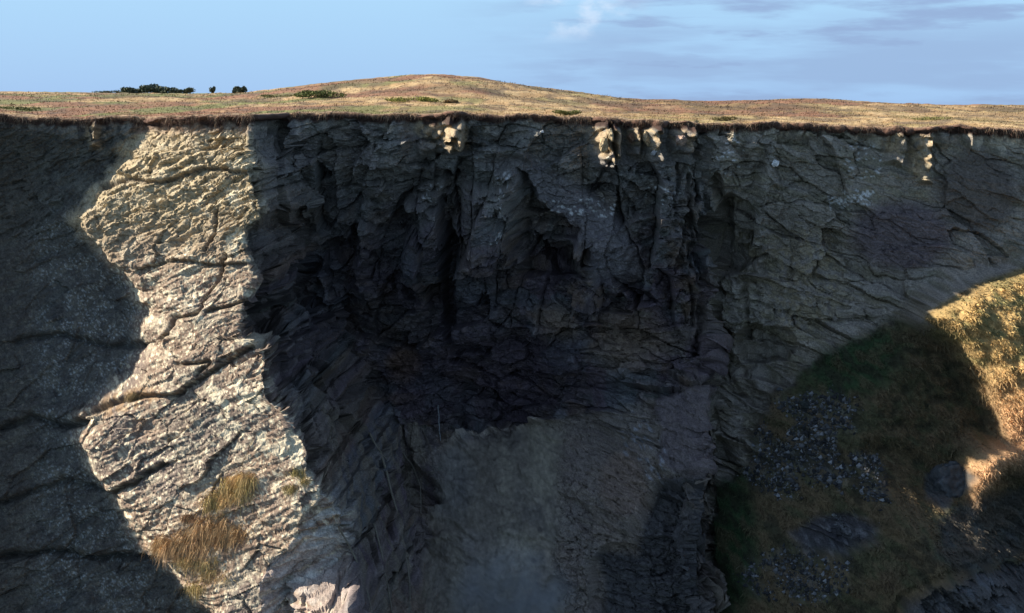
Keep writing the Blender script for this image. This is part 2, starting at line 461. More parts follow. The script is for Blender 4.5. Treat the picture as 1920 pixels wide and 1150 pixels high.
wedge = ss(-6, 10, polysd(U, V, [(972, 325), (985, 330), (1010, 385), (1085, 430), (1070, 520), (975, 520), (968, 400)]))
add(wedge, 3.0)
led = ss(-3, 5, polysd(U, V, [(985, 425), (1075, 418), (1085, 430), (1000, 450)])) + ss(-3, 5, polysd(U, V, [(1010, 455), (1090, 452), (1095, 466), (1020, 478)]))
add(led, -1.3)
add(blob(U, V, 1140, 475, 60, 75), -1.2)
add(ss(0, .3, blob(U, V, 1172, 572, 34, 22)), 2.2)
add(ss(-5, 8, polysd(U, V, [(700, 395), (760, 385), (825, 350), (760, 375), (745, 420), (700, 430)])), .9)
add(boxm(U, V, 1306, 1322, 245, 720, 5), 1.5)
add(boxm(U, V, 1262, 1270, 300, 420, 4), 1.0)
add(ss(0, .4, blob(U, V, 640, 720, 50, 34, 10)), 1.8)
add(blob(U, V, 640, 650, 85, 36, 15), -1.6)
add(ss(0, .3, blob(U, V, 880, 655, 40, 12)), 1.3)
add(ss(-4, 6, polysd(U, V, [(850, 760), (870, 690), (905, 690), (925, 760), (920, 800), (845, 800)])), 1.0)
add(blob(U, V, 900, 590, 60, 70), -1.0)
add(blob(U, V, 1060, 630, 70, 90, 30), -1.2)
add(ss(0, .3, blob(U, V, 655, 470, 34, 26)), 1.6)
add(ss(0, .3, blob(U, V, 585, 540, 28, 44)), 1.5)
add(ss(0, .3, blob(U, V, 1368, 440, 46, 80)), 2.6)
add(boxm(U, V, 1338, 1356, 330, 700, 7), 1.6); add(ss(0, .4, blob(U, V, 1430, 640, 60, 44)), 1.8); add(boxm(U, V, 1392, 1402, 480, 640, 5), 1.1); add(boxm(U, V, 1290, 1298, 330, 620, 4), 1.0)
# steep dark front of the terrace
add(ss(-4, 8, polysd(U, V, [(1235, 900), (1330, 905), (1335, 1400), (1100, 1400), (1115, 1020), (1180, 1030), (1200, 930)])), 1.8)
add(TERR * ss(-8, 8, polysd(U, V, [(1225, 720), (1325, 715), (1330, 890), (1240, 880)])), -0.8)
# lip of the mud slope
lip = np.exp(-((V - (830 - 0.20 * (U - 830))) / 5.0) ** 2) * ss(820, 860, U) * ss(1080, 1020, U)
add(lip, -0.9)
U, V = U0_, V0_
# cracks and sloping ledges on the buttress
def pdist(pts):
    P = np.array(pts, float); d = np.full(U.shape, 1e9); sg = np.zeros(U.shape)
    wu = U + 5 * fine; wv = V + 5 * mid
    for a, b in zip(P[:-1], P[1:]):
        e = b - a; L2 = e @ e
        t = np.clip(((wu - a[0]) * e[0] + (wv - a[1]) * e[1]) / L2, 0, 1)
        q = np.hypot(wu - a[0] - e[0] * t, wv - a[1] - e[1] * t)
        c = ((wu - a[0]) * e[1] - (wv - a[1]) * e[0]) / math.sqrt(L2)
        sg = np.where(q < d, c, sg); d = np.minimum(d, q)
    return d, sg
GROOVE = np.zeros(U.shape)
def groove(pts, w, depth, step=0):
    global GROOVE
    d, sg = pdist(pts)
    g = np.exp(-(d / w) ** 2)
    add(LEFT * g, depth)
    if step: add(LEFT * np.exp(-d / 22.0) * np.where(sg > 0, 1, -1) * ss(0, 4, d), -step)
    GROOVE = np.maximum(GROOVE, g * LEFT)
groove([(165, 778), (215, 752), (262, 742), (330, 738), (372, 712), (410, 690), (462, 655), (500, 640)], 4, .5, .28)
groove([(330, 683), (360, 682), (396, 680), (370, 702)], 3.5, .5)
groove([(215, 925), (250, 905), (275, 885), (305, 872)], 4.5, .7, .25)
groove([(425, 480), (412, 520), (395, 545), (372, 585), (330, 600), (300, 640)], 3.5, .4, .15)
groove([(470, 560), (430, 572), (390, 582)], 3, .4)
groove([(256, 505), (330, 488), (400, 497), (470, 492)], 3, .3, .15)
groove([(405, 395), (402, 440), (385, 470)], 3, .35)
groove([(195, 350), (240, 335), (300, 342), (380, 318), (470, 322)], 4, .4, .2)
groove([(30, 640), (110, 625), (200, 650), (262, 645)], 6, .5, .25)
groove([(0, 1045), (90, 1030), (180, 1045), (260, 1040), (300, 1050)], 8, .8, .5)
groove([(0, 800), (60, 780), (120, 800), (150, 790)], 7, .7, .4)
groove([(0, 940), (120, 900), (210, 930)], 6, .5, .3)
# crumbled ledges between turf and the tan face
add(LEFT * ss(2.9, 2.55, D + .25 * mid) * ss(-1, 1.5, X - xlD - 1.0), .55)
Uk, Vk = U, V
U = U + 14 * fbm(X * .55, D * .55, 2, 3); V = V + 14 * fbm(X * .55 + 40, D * .55, 3, 3)
# small left-facing noses right under the turf: the only wall faces the sun can reach
NZ = np.zeros_like(Y)
def nose(ua, ub, vb, p, sharp=1):
    m = ss(vb + 10, vb - 6, V)
    r = np.where((U >= ua) & (U <= ub), (U - ua) / (ub - ua), 0)
    r = np.where(U > ub, np.clip(1 - (U - ub) / 5, 0, 1), r)
    NZ[...] += -p * m * r * (.55 + .9 * vn(X * 2.1, D * 2.1, 4)) * (.45 + .55 * ss(0, .9, D))
nose(778, 868, 282, 3.6)
nose(1096, 1140, 302, 3.0); nose(1140, 1158, 285, 2.6); nose(1166, 1192, 278, 2.2); nose(1190, 1232, 290, 3.2)
nose(1252, 1292, 280, 2.4)
nose(165, 188, 275, 1.2)
nose(1650, 1690, 300, 1.3); nose(1700, 1742, 340, 1.7); nose(1480, 1500, 260, .8); nose(1560, 1600, 268, .8); nose(1350, 1390, 262, .8)
shadowlow = (D < 3.2)
saw = (X * .55 + 1.2 * vn(X * .35, X * 0 + 2, 3)) % 1.0
saw = saw * ss(1.0, .93, saw) * (.3 + 1.1 * vn(np.floor(X * .55 + 1.2 * vn(X * .35, X * 0 + 2, 3)) * 3.7, X * 0 + 1, 5))
NZ += -1.5 * RWALL * ss(2.6, 0.9, D + 1.6 * vn(X * 1.3, X * 0 + 8, 3)) * saw * (.4 + .6 * ss(0, .9, D))
U, V = Uk, Vk
# gully relief: rock rib and outcrops at lower right
RIB = ss(-6, 10, polysd(U, V, [(1745, 900), (1790, 866), (1822, 880), (1818, 930), (1780, 965), (1750, 950)]))
OUT = ss(-8, 10, polysd(U, V, [(1700, 1130), (1790, 1085), (1925, 1058), (2300, 1040), (2300, 1500), (1600, 1500)]) + wob * .4)
STEPR = ss(-8, 20, polysd(U, V, [(1750, 1040), (1760, 985), (1840, 930), (1925, 905), (2300, 880), (2300, 1050), (1925, 1056), (1790, 1085)]) + wob * .5)
HOLLOW = ss(-10, 20, polysd(U, V, [(1478, 1000), (1530, 965), (1600, 960), (1652, 985), (1648, 1020), (1590, 1042), (1510, 1045)]) + wob * .25)
add(RIB, -0.5); add(RIB * (h2 * 1.0 + h3 * .5), 1.0)
add(OUT, -1.4); add(np.clip(1 - np.abs(polysd(U, V, [(1700, 1130), (1790, 1085), (1925, 1058), (2300, 1040), (2300, 1500), (1600, 1500)]) + wob * .4 + 12) / 12, 0, 1), 1.0); add(OUT * (h1 * 1.2 + h2 * .7 + h3 * .3), 1.0)
add(STEPR * (h2 * .6 + h3 * .3), 1.0)
add(HOLLOW, 1.3); add(HOLLOW * (h3 * .5 + h2 * .5), 1.0)
SCREE = np.clip(blob(U, V, 1500, 830, 150, 110, -20) * 2, 0, 1) + np.clip(blob(U, V, 1620, 920, 60, 110, 10) * 2, 0, 1) + np.clip(blob(U, V, 1500, 1080, 130, 60, 0) * 1.5, 0, 1)
SCREE0 = np.clip(SCREE, 0, 1) * (GR > .5)
SCREE = np.clip(SCREE, 0, 1) * GR * ss(.42, .58, fbm(X * .45, D * .45, 9, 4) * .5 + .5 + .10 * SCREE)
add(SCREE * (h3 * .3), 1.0)
# keep what must stay behind the grazing surface behind it
YCf = macro(Xc, D, MYC)
keep = GR * (1 - ss(-40, 0, lit_sd))
gate = ss(0.0, .5, D)
dis = dis * (.12 + .88 * ss(.05, .55, D)) + NZ
Y0 = macro(Xc, D, MY0) + dis / Ln
# what the sun can graze past, walked column by column over the finished relief
YCn = np.full_like(Y0, 50.0)
ROUGH = (OUT * (1.0 + 1.6 * h1 + 1.1 * h2 + .5 * h3 + .5 * h0) + STEPR * (.4 + .8 * h2 + .4 * h3) + HOLLOW * (.8 + .7 * h2 + .4 * h3)) + .5 * RIB * (1 + h2)
ROUGH = np.maximum(ROUGH, 0)
SPOT = np.clip(blob(SU, SVV, 1660, 930, 130, 110) * 2, 0, 1)
for i in range(1, len(xs)):
    if -26 <= xs[i] < -4.9:
        YCn[i] = YCf[i]; continue
    dx_ = xs[i] - xs[i - 1]
    m_ = np.minimum(Y0[i - 1], YCn[i - 1])
    q_ = np.interp(ds - RISE * dx_, ds, m_)
    YCn[i] = np.where(ds < RISE * dx_, Y0[i - 1, 0], q_) - BACK * dx_
    if xs[i] > 12 and xs[i] < 60:
        kk = GR[i] > .3
        Y0[i] = np.where(kk, np.maximum(Y0[i], YCn[i] + .55 + ROUGH[i] + 1.1 * SPOT[i] + .25 * SCREE0[i]), Y0[i])
    if xs[i] < -26:
        kk = (xs[i] < xlD[i] - .05) & (ds > 3.5)
        Y0[i] = np.where(kk, np.maximum(Y0[i], YCn[i] + .05), Y0[i])
Yd = Y0.copy()
wq = 0.22 * mid + .14 * fine + .55 * cl_
for it in range(6):
    u_, v_ = proj(X, Yd, Z)
    s_ = polysd(u_, v_, LIT) / 21.0
    g_ = ss(-2.6, -0.8, s_) * (X > 20)
    on = -.15 - 1.0 * (1 - np.exp(-np.maximum(s_, 0) / .8)) - .33 * s_ + wq * ss(0, 1.2, s_)
    off_ = np.where(s_ > 0, on, np.minimum(-1.0 * s_, 1.3))
    Yd = Y0 * (1 - g_) + (YCn + off_) * g_
Y = Yd
keep = np.maximum(keep, g_)
DXn = dis * (-Yx) / Ln * gate * .85; DZn = dis * YD / Ln * gate * .7
DXn = DXn * (1 - keep); DZn = DZn * (1 - keep)
lit_sd = s_ * 21
# crumbly vertical wobble and a ragged rim
Zw = Z + 0.10 * fbm(X * 3, D * 0 + 4, 6, 3) * ss(3, 0, D) + 0.10 * (vn(X * 1.3, D * 1.3, 9) - .5) * near_rim + DZn
Xw = X + 0.10 * (vn(X * 1.3 + 50, D * 1.3, 8) - .5) + DXn
U, V = proj(Xw, Y, Zw)

xs = X[:, 0].copy()
# ------------------------------------------------------------------ rock colours (some light and shade painted in)
def col(c): return np.array(c)[None, None, :]
def mixc(a, b, t): return a * (1 - t[..., None]) + b * t[..., None]
n_a = fbm(X * .25, D * .25, 1) * .5 + .5; n_b = fbm(X * .9, bz * 1.4, 5) * .5 + .5
n_c = fbm(X * 3.1, D * 3.1, 7, 3) * .5 + .5; n_d = vn(X * 7.3, D * 7.3, 3)
wx = X; wd_ = D
C = mixc(col((.064, .058, .062)) + 0 * X[..., None], col((.100, .090, .080)), ss(.3, .7, n_a))
C = mixc(C, col((.050, .060, .050)), ss(.5, .8, n_b) * .7)
C = mixc(C, col((.20, .19, .175)), ss(.60, .75, n_c) * .45)
C = mixc(C, col((.10, .082, .10)), ss(.5, .62, fbm(X * .35 + 5, D * .5, 2, 4) * .5 + .5) * .6)
C = mixc(C, col((.14, .105, .07)), ss(.55, .68, fbm(X * .5 + 35, D * .7, 8, 4) * .5 + .5) * .5)
C = mixc(C, col((.10, .125, .135)), ss(.55, .7, fbm(X * .4 + 70, D * .4, 6, 4) * .5 + .5) * .5)
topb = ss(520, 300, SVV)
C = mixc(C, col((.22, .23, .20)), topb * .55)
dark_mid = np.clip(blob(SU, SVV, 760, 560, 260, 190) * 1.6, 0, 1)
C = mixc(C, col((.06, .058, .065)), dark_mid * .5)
C = mixc(C, col((.16, .16, .165)), SLAB * .75)
C = mixc(C, col((.21, .20, .135)), RWALL * .75 * (.6 + .4 * n_a))
C = mixc(C, col((.27, .26, .24)), RWALL * ss(.5, .7, ridge(X * .5, bz * 1.6, 2, 4) * .5 + .5) * .45)
C = mixc(C, col((.22, .20, .14)), RWALL * np.clip(blob(SU, SVV, 1510, 530, 90, 130) * 1.5, 0, 1) * ss(.4, .6, n_c))
C = mixc(C, col((.10, .085, .095)), RWALL * np.clip(blob(SU, SVV, 1690, 440, 110, 75) * 2, 0, 1) * .8)
C = mixc(C, col((.09, .08, .07)), RWALL * np.clip(blob(SU, SVV, 1830, 360, 90, 90) * 2, 0, 1) * .8)
C = mixc(C, col((.16, .125, .085)), RECESS * np.clip(blob(SU, SVV, 1180, 640, 90, 80) + blob(SU, SVV, 1050, 600, 60, 40, 20), 0, 1) * .8)
C = mixc(C, col((.13, .085, .05)), RECESS * np.clip(blob(SU, SVV, 760, 680, 40, 40, 40) * 1.3, 0, 1) * .8)
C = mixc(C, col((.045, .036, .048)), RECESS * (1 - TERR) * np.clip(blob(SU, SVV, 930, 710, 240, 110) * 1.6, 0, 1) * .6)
C = mixc(C, col((.175, .158, .13)), TERR * .75)
C = mixc(C, col((.17, .13, .10)), TERR * np.clip(blob(SU, SVV, 1170, 910, 50, 70) * 2, 0, 1) * .6)
C = mixc(C, col((.088, .078, .085)), PINK * (.5 + .4 * n_b))
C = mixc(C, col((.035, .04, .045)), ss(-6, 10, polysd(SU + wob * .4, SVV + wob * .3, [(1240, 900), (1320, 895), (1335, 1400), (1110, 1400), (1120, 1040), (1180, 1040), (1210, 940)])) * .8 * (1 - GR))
C = mixc(C, col((.24, .26, .28)), TERR * dots(X * 2.4 + n_c, D * 3 + 2 * n_c, 5, .42, .5) * np.clip(blob(SU + .5 * wob, SVV, 1205, 850, 45, 90, -20) * 2, 0, 1) * .8)
C = mixc(C, col((.13, .12, .095)), STREAK * ss(.1, .8, stv))
C = mixc(C, mixc(col((.155, .145, .115)) + 0 * X[..., None], col((.215, .205, .155)), ss(.35, .65, fbm(X * .3, D * .2, 8, 4) * .5 + .5)), MUD * .95)
C = mixc(C, col((.27, .25, .21)), np.clip(lip * 1.3, 0, 1) * .7)
C = mixc(C, col((.05, .045, .04)), MUD * dots(X * .9, D * .9, 3, .22, .22) * ss(970, 1010, SU) * .9)
pale = np.clip(blob(SU + wob, SVV + wob, 940, 1120, 150, 120, 30) * 1.1, 0, 1) * MUD * (.45 + .55 * ss(.3, .7, fbm(X * .6, D * .25, 4, 4) * .5 + .5))
C = mixc(C, col((.22, .22, .22)), pale * .55)
C = mixc(C, col((.08, .078, .07)), MUD * ss(.55, .75, fbm(X * .5, D * .4, 11, 5) * .5 + .5) * ss(.1, .0, pale) * .6)
C = mixc(C, col((.13, .15, .165)), np.clip(blob(SU, SVV, 840, 900, 60, 90) * 1.4, 0, 1) * MUD * .25)
# buttress
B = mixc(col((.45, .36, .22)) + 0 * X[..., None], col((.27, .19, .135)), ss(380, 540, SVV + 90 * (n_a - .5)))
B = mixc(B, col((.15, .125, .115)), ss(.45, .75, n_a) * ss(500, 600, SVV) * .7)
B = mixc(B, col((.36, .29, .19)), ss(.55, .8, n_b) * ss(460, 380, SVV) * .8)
B = mixc(B, col((.12, .10, .085)), ss(.6, .85, n_c) * .5)
darkb = np.clip(blob(SU, SVV, 370, 800, 90, 150, -10) * 1.6, 0, 1)
B = mixc(B, col((.14, .12, .105)), darkb * .6)
lw = ss(400, 520, SVV) * (.55 + .45 * np.clip(blob(SU, SVV, 330, 560, 90, 110) + blob(SU, SVV, 480, 740, 70, 120) + blob(SU, SVV, 540, 900, 60, 80), 0, 1))
LIC = ss(.56, .70, n_c * .6 + n_d * .4 + .13 * (lw - .6)) * lw
B = mixc(B, col((.62, .53, .38)), LIC * .3)
wx = X + .12 * fbm(X * 4, D * 4, 3, 2); wd_ = D + .12 * fbm(X * 4 + 9, D * 4, 5, 2)
dd1 = np.maximum(dots(wx * 2.0, wd_ * 2.0, 2, .36, .38), dots(wx * 4.0, wd_ * 4.0, 5, .36, .45))
B = mixc(B, col((.80, .70, .50)), dd1 * ss(.2, .6, lw + .7 * (n_b - .5)) * .95)
B = mixc(B, col((.50, .46, .36)), dots(wx * 6.1, wd_ * 6.1, 7, .4, .6) * lw * .35)
clump = ss(.54, .64, fbm(X * 1.3, D * 1.3, 13, 3) * .5 + .5) * np.clip(1.4 * blob(SU, SVV, 470, 740, 90, 120) + blob(SU, SVV, 300, 540, 60, 70) + blob(SU, SVV, 460, 400, 60, 120) + blob(SU, SVV, 560, 880, 60, 90) + .35, 0, 1)
B = mixc(B, col((.74, .66, .48)), clump * .85)
B = mixc(B, col((.10, .085, .07)), np.maximum(crack2 * .35 * topz, crack1 * ss(.6, .8, r1) * .35))
B = mixc(B, col((.09, .065, .045)), GROOVE * .75)
B = mixc(B, col((.30, .19, .10)), LEFT * np.clip(blob(SU, SVV, 240, 752, 75, 22, -18) * 2, 0, 1) * ss(.35, .6, n_c) * .7)
B = mixc(B, col((.22, .13, .09)), ss(1.6, .9, D + .5 * mid) * .8)
# left of the shadow line lichen thins; a darker, greener base paints in the shade
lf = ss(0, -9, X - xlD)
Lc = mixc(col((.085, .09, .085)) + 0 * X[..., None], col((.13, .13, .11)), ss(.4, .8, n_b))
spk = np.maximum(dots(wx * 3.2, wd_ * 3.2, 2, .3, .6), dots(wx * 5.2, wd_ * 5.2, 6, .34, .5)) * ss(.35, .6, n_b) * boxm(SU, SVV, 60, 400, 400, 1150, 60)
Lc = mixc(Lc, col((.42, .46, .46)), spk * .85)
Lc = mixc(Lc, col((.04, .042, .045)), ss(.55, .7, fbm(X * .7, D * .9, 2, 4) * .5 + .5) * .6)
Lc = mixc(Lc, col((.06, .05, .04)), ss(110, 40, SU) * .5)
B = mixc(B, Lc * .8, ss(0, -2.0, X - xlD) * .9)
B = mixc(B, col((.52, .50, .46)), (X > xcD) * ss(.35, .6, vn(X * .5, bz * 2.6 + 1.5 * mid, 3) * .6 + n_b * .4) * .85)
B = mixc(B, col((.36, .29, .25)), (X > xcD) * ss(1000, 1050, SVV) * ss(.3, .6, vn(X * .4, bz * 4, 3)) * .8)
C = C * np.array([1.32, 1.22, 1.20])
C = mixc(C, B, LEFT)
# grass slope
G = mixc(col((.155, .115, .062)) + 0 * X[..., None], col((.10, .095, .048)), ss(.35, .65, n_b))
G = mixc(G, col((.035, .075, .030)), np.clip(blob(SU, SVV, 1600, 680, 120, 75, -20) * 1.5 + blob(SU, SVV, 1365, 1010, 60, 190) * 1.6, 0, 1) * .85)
G = mixc(G, mixc(col((.52, .36, .15)) + 0 * X[..., None], col((.62, .38, .20)), ss(620, 800, SVV)), ss(-30, 30, lit_sd))  # lit patch gets a brighter gold: sunlight painted into the grass colour
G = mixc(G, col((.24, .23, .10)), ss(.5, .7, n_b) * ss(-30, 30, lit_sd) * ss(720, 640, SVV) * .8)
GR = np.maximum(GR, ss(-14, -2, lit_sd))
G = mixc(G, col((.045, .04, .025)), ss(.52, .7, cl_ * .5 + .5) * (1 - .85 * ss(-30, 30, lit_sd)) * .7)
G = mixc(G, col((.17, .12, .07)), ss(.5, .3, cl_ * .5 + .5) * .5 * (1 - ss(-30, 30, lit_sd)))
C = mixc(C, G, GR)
C = mixc(C, mixc(col((.05, .05, .058)) + 0 * X[..., None], col((.12, .12, .13)), ss(.5, .75, n_c)), HOLLOW * GR * .9)
C = mixc(C, mixc(col((.035, .035, .035)) + 0 * X[..., None], col((.16, .165, .17)), ss(.6, .75, n_c)), SCREE * .4)
C = mixc(C, mixc(col((.09, .085, .08)) + 0 * X[..., None], col((.12, .125, .13)), ss(.5, .75, n_b)), np.maximum(np.maximum(OUT, RIB), STEPR * .6))
_q = polysd(SU + .25 * wob, SVV + 10 * (n_c - .5), [(1555, 392), (1560, 368), (1580, 376), (1600, 365), (1636, 357), (1640, 362), (1612, 376), (1585, 390), (1565, 382)])
C = mixc(C, col((.62, .62, .60)), ss(-3, 2, _q) * ss(.35, .5, n_d) * .9)
# soil, pale weathered band and painted sunlit noses below the turf
band = ss(2.0, .9, D + 1.1 * (vn(X * 1.1, X * 0, 7) - .5))
strk = vn(X * 3.0 + .8 * n_c, D * .9, 7) * .6 + n_c * .4
C = mixc(C, col((.56, .50, .39)), ss(2.3, 1.0, D + 1.6 * (vn(X * 1.1, X * 0, 7) - .3)) * ss(.42, .55, strk) * np.where(SU > 1320, 1.0, .30))
for (a, b, c_, d_) in ((775, 875, 225, 282), (1105, 1160, 236, 300), (1165, 1240, 236, 290), (1256, 1296, 240, 280), (165, 190, 232, 278), (1655, 1692, 250, 300), (1705, 1745, 250, 345)):
    C = mixc(C, col((.37, .28, .17)), boxm(SU + wob * .35, SVV + wob * .5 + 14 * (n_c - .5) - (SU - b) * .35, a, b, c_, d_ , 9) * ss(.25, .5, n_c) * .85)  # lighter tan on the noses paints sunlight into the rock colour
soil = ss(.75, .4, D + .5 * (vn(X * 2.1, X * 0 + 5, 4) - .5))
C = mixc(C, col((.055, .032, .024)), soil)
for (cu, cv, ru, rv) in ((800, 358, 34, 20), (948, 338, 18, 26), (722, 278, 22, 10), (940, 432, 22, 20), (1375, 300, 34, 40), (1610, 372, 50, 18), (1080, 390, 90, 20), (1240, 360, 40, 25), (1620, 300, 40, 40)):
    C = mixc(C, col((.62, .62, .60)), np.clip(blob(SU + .5 * wob, SVV + .5 * wob, cu, cv, ru, rv) * 3, 0, 1) * dots(X * 2.6 + n_c, D * 3.4 + n_c, 9, .42, .4))
C = C * (0.80 + .4 * n_d)[..., None] * (0.85 + .3 * n_c)[..., None]

# ------------------------------------------------------------------ meshes
def tag(o, label=None, cat=None, group=None, kind=None):
    if label: o['label'] = label
    if cat: o['category'] = cat
    if group: o['group'] = group
    if kind: o['kind'] = kind
    return o
def link(name, me, parent=None):
    o = bpy.data.objects.new(name, me)
    scene.collection.objects.link(o)
    o.parent = parent
    return o
def np_mesh(name, co, faces, mat, cols=None, smooth=True, nper=4):
    me = bpy.data.meshes.new(name)
    co = np.asarray(co, np.float32); faces = np.asarray(faces, np.int32)
    me.vertices.add(len(co)); me.vertices.foreach_set('co', co.ravel())
    me.loops.add(faces.size); me.loops.foreach_set('vertex_index', faces.ravel())
    n = len(faces)
    me.polygons.add(n)
    me.polygons.foreach_set('loop_start', np.arange(0, n * nper, nper, dtype=np.int32))
    me.polygons.foreach_set('loop_total', np.full(n, nper, np.int32))
    me.polygons.foreach_set('use_smooth', np.full(n, smooth, bool))
    if cols is not None:
        a = me.color_attributes.new('tone', 'FLOAT_COLOR', 'POINT')
        cc = np.ones((len(co), 4), np.float32); cc[:, :3] = cols
        a.data.foreach_set('color', cc.ravel())
    me.update(); me.validate()
    me.materials.append(mat)
    return me
def mat(name, rough=.9, bump=0.0, bscale=4.0, tone=True, base=(.1, .1, .1), var=.25, vscale=6.0, bdist=.1, transl=0.0):
    m = bpy.data.materials.new(name); m.use_nodes = True
    nt = m.node_tree; b = nt.nodes['Principled BSDF']
    b.inputs['Roughness'].default_value = rough
    b.inputs['Specular IOR Level'].default_value = 0.25
    tcn = nt.nodes.new('ShaderNodeTexCoord')
    nz = nt.nodes.new('ShaderNodeTexNoise'); nz.inputs['Scale'].default_value = vscale; nz.inputs['Detail'].default_value = 6
    nz.inputs['Roughness'].default_value = .65
    nt.links.new(tcn.outputs['Object'], nz.inputs['Vector'])
    if tone:
        src = nt.nodes.new('ShaderNodeVertexColor'); src.layer_name = 'tone'; so = src.outputs['Color']
    else:
        src = nt.nodes.new('ShaderNodeRGB'); src.outputs[0].default_value = (*base, 1); so = src.outputs[0]
    mr = nt.nodes.new('ShaderNodeMapRange'); mr.inputs['From Min'].default_value = .3; mr.inputs['From Max'].default_value = .7
    mr.inputs['To Min'].default_value = 1 - var; mr.inputs['To Max'].default_value = 1 + var
    nt.links.new(nz.outputs['Fac'], mr.inputs['Value'])
    vm = nt.nodes.new('ShaderNodeVectorMath'); vm.operation = 'SCALE'
    nt.links.new(so, vm.inputs[0]); nt.links.new(mr.outputs['Result'], vm.inputs['Scale'])
    nt.links.new(vm.outputs[0], b.inputs['Base Color'])
    if bump:
        nb = nt.nodes.new('ShaderNodeTexNoise'); nb.inputs['Scale'].default_value = bscale; nb.inputs['Detail'].default_value = 8
        nb.inputs['Roughness'].default_value = .7
        nt.links.new(tcn.outputs['Object'], nb.inputs['Vector'])
        bp = nt.nodes.new('ShaderNodeBump'); bp.inputs['Strength'].default_value = bump; bp.inputs['Distance'].default_value = bdist
        nt.links.new(nb.outputs['Fac'], bp.inputs['Height']); nt.links.new(bp.outputs[0], b.inputs['Normal'])
    return m
M_rock = mat('cliff_rock', .85, .5, 6.0, var=.45, vscale=7, bdist=.09)
M_grass = mat('slope_turf', .95, .6, 6.0, var=.25, vscale=8)
M_mud = mat('silt', .8, .6, 2.5, var=.3, vscale=1.6)
M_heath = mat('heath', .95, .5, 3.0, var=.3, vscale=2.0)
M_blade = mat('dry_blades', .9, 0, var=.25, vscale=20)
M_stone = mat('loose_stone', .85, .6, 6.0, var=.25, vscale=8)
M_leaf = mat('scrub_leaves', .9, 0, var=.3, vscale=8)
M_soil = mat('peat_soil', .95, .8, 8.0, var=.35, vscale=9)

nx_, nd_ = X.shape
idx = np.arange(nx_ * nd_).reshape(nx_, nd_)
quads = np.stack([idx[:-1, :-1], idx[:-1, 1:], idx[1:, 1:], idx[1:, :-1]], -1).reshape(-1, 4)
co = np.stack([Xw, Y, Zw], -1).reshape(-1, 3)
Cf = C.reshape(-1, 3)
def qm(a): return (a[:-1, :-1] + a[1:, 1:] + a[1:, :-1] + a[:-1, 1:]).reshape(-1) / 4
GR = GR * (1 - np.clip(HOLLOW + OUT + RIB, 0, 1) * (lit_sd < -12))
gq = qm(GR) > .5
mq = (~gq) & (qm(MUD) > .5)
def submesh(name, sel, mt, smooth):
    q = quads[sel]; used, inv = np.unique(q, return_inverse=True)
    return link(name, np_mesh(name, co[used], inv.reshape(-1, 4), mt, Cf[used], smooth))
tag(submesh('cliff', ~(gq | mq), M_rock, False), kind='structure')
tag(submesh('grass_slope', gq, M_grass, True), kind='structure')
tag(submesh('mud_slope', mq, M_mud, True), kind='structure')

# surface lookup for things that rest on the cliff
_Uf = U.ravel(); _Vf = V.ravel()
def surf(u, v):
    s = np.abs(_Uf - u) + np.abs(_Vf - v)
    c = np.where(s < 5)[0]
    if len(c) == 0: c = np.array([int(np.argmin(s))])
    c = c[np.argmin(co[c, 1])]
    return co[c].copy()

# ------------------------------------------------------------------ plateau (heath) with low hills
RY = macro(np.clip(xs, -63.5, 69.5), xs * 0) + np.interp(xs, xs, Y[:, 0] - macro(np.clip(xs, -63.5, 69.5), xs * 0))
RZ = Zw[:, 0]
yo = np.concatenate([np.arange(0, 14, .16), 14 + np.cumsum(np.geomspace(.2, 3, 130))])
yo = np.concatenate([yo, yo[-1] + np.cumsum(np.geomspace(4, 700, 60))])
px_idx = np.arange(0, nx_, 2)
PXr = xs[px_idx]; 
spread = np.clip(yo / 100.0, 0, None)
PX = PXr[:, None] * (1 + spread[None, :])           # fan out with distance
PX = np.where(spread[None, :] > 0, PX, PXr[:, None])
PY = RY[px_idx][:, None] * np.exp(-yo / 25)[None, :] + yo[None, :]
def hill_line(u):                                    # skyline above the true horizon, px
    h = 39 * np.exp(-((u - 800) / 185.0) ** 2) + 10 * np.exp(-((u - 1010) / 150.0) ** 2) + 8 * np.exp(-((u - 1500) / 110.0) ** 2) + 10 * np.exp(-((u - 580) / 110.0) ** 2)
    return h
def plateau_z(x, y):
    yy = np.maximum(y, 0)
    ang = W / 2 + FPX * x / (yy + 100) * 1.0
    zb = zrim(x / (1 + yy / 100.0)) * np.exp(-yy / 30)
    far = ss(20, 190, yy)
    # ridge whose crest stands about 190 m behind the edge
    hb = hill_line(ang) / FPX * 290 * ss(0, 190, yy) * ss(1500, 250, yy)
    lift = 2.1 * ss(0, 170, yy)
    z = zb + hb + lift * (1 - ss(400, 1400, yy)) + 0.0
    b = 0.12 * fbm(x * 1.1, yy * 1.1, 2, 3) + .32 * fbm(x * .17, yy * .17, 5, 3) + .7 * fbm(x * .12, yy * .07, 7, 4) * ss(20, 90, yy)
    return z + b * ss(0, 2.5, yy) * (1 - .4 * ss(60, 300, yy))
PZ = plateau_z(PX, PY - RY[px_idx][:, None] * np.exp(-yo / 25)[None, :])
PZ[:, 0] = RZ[px_idx] + .05
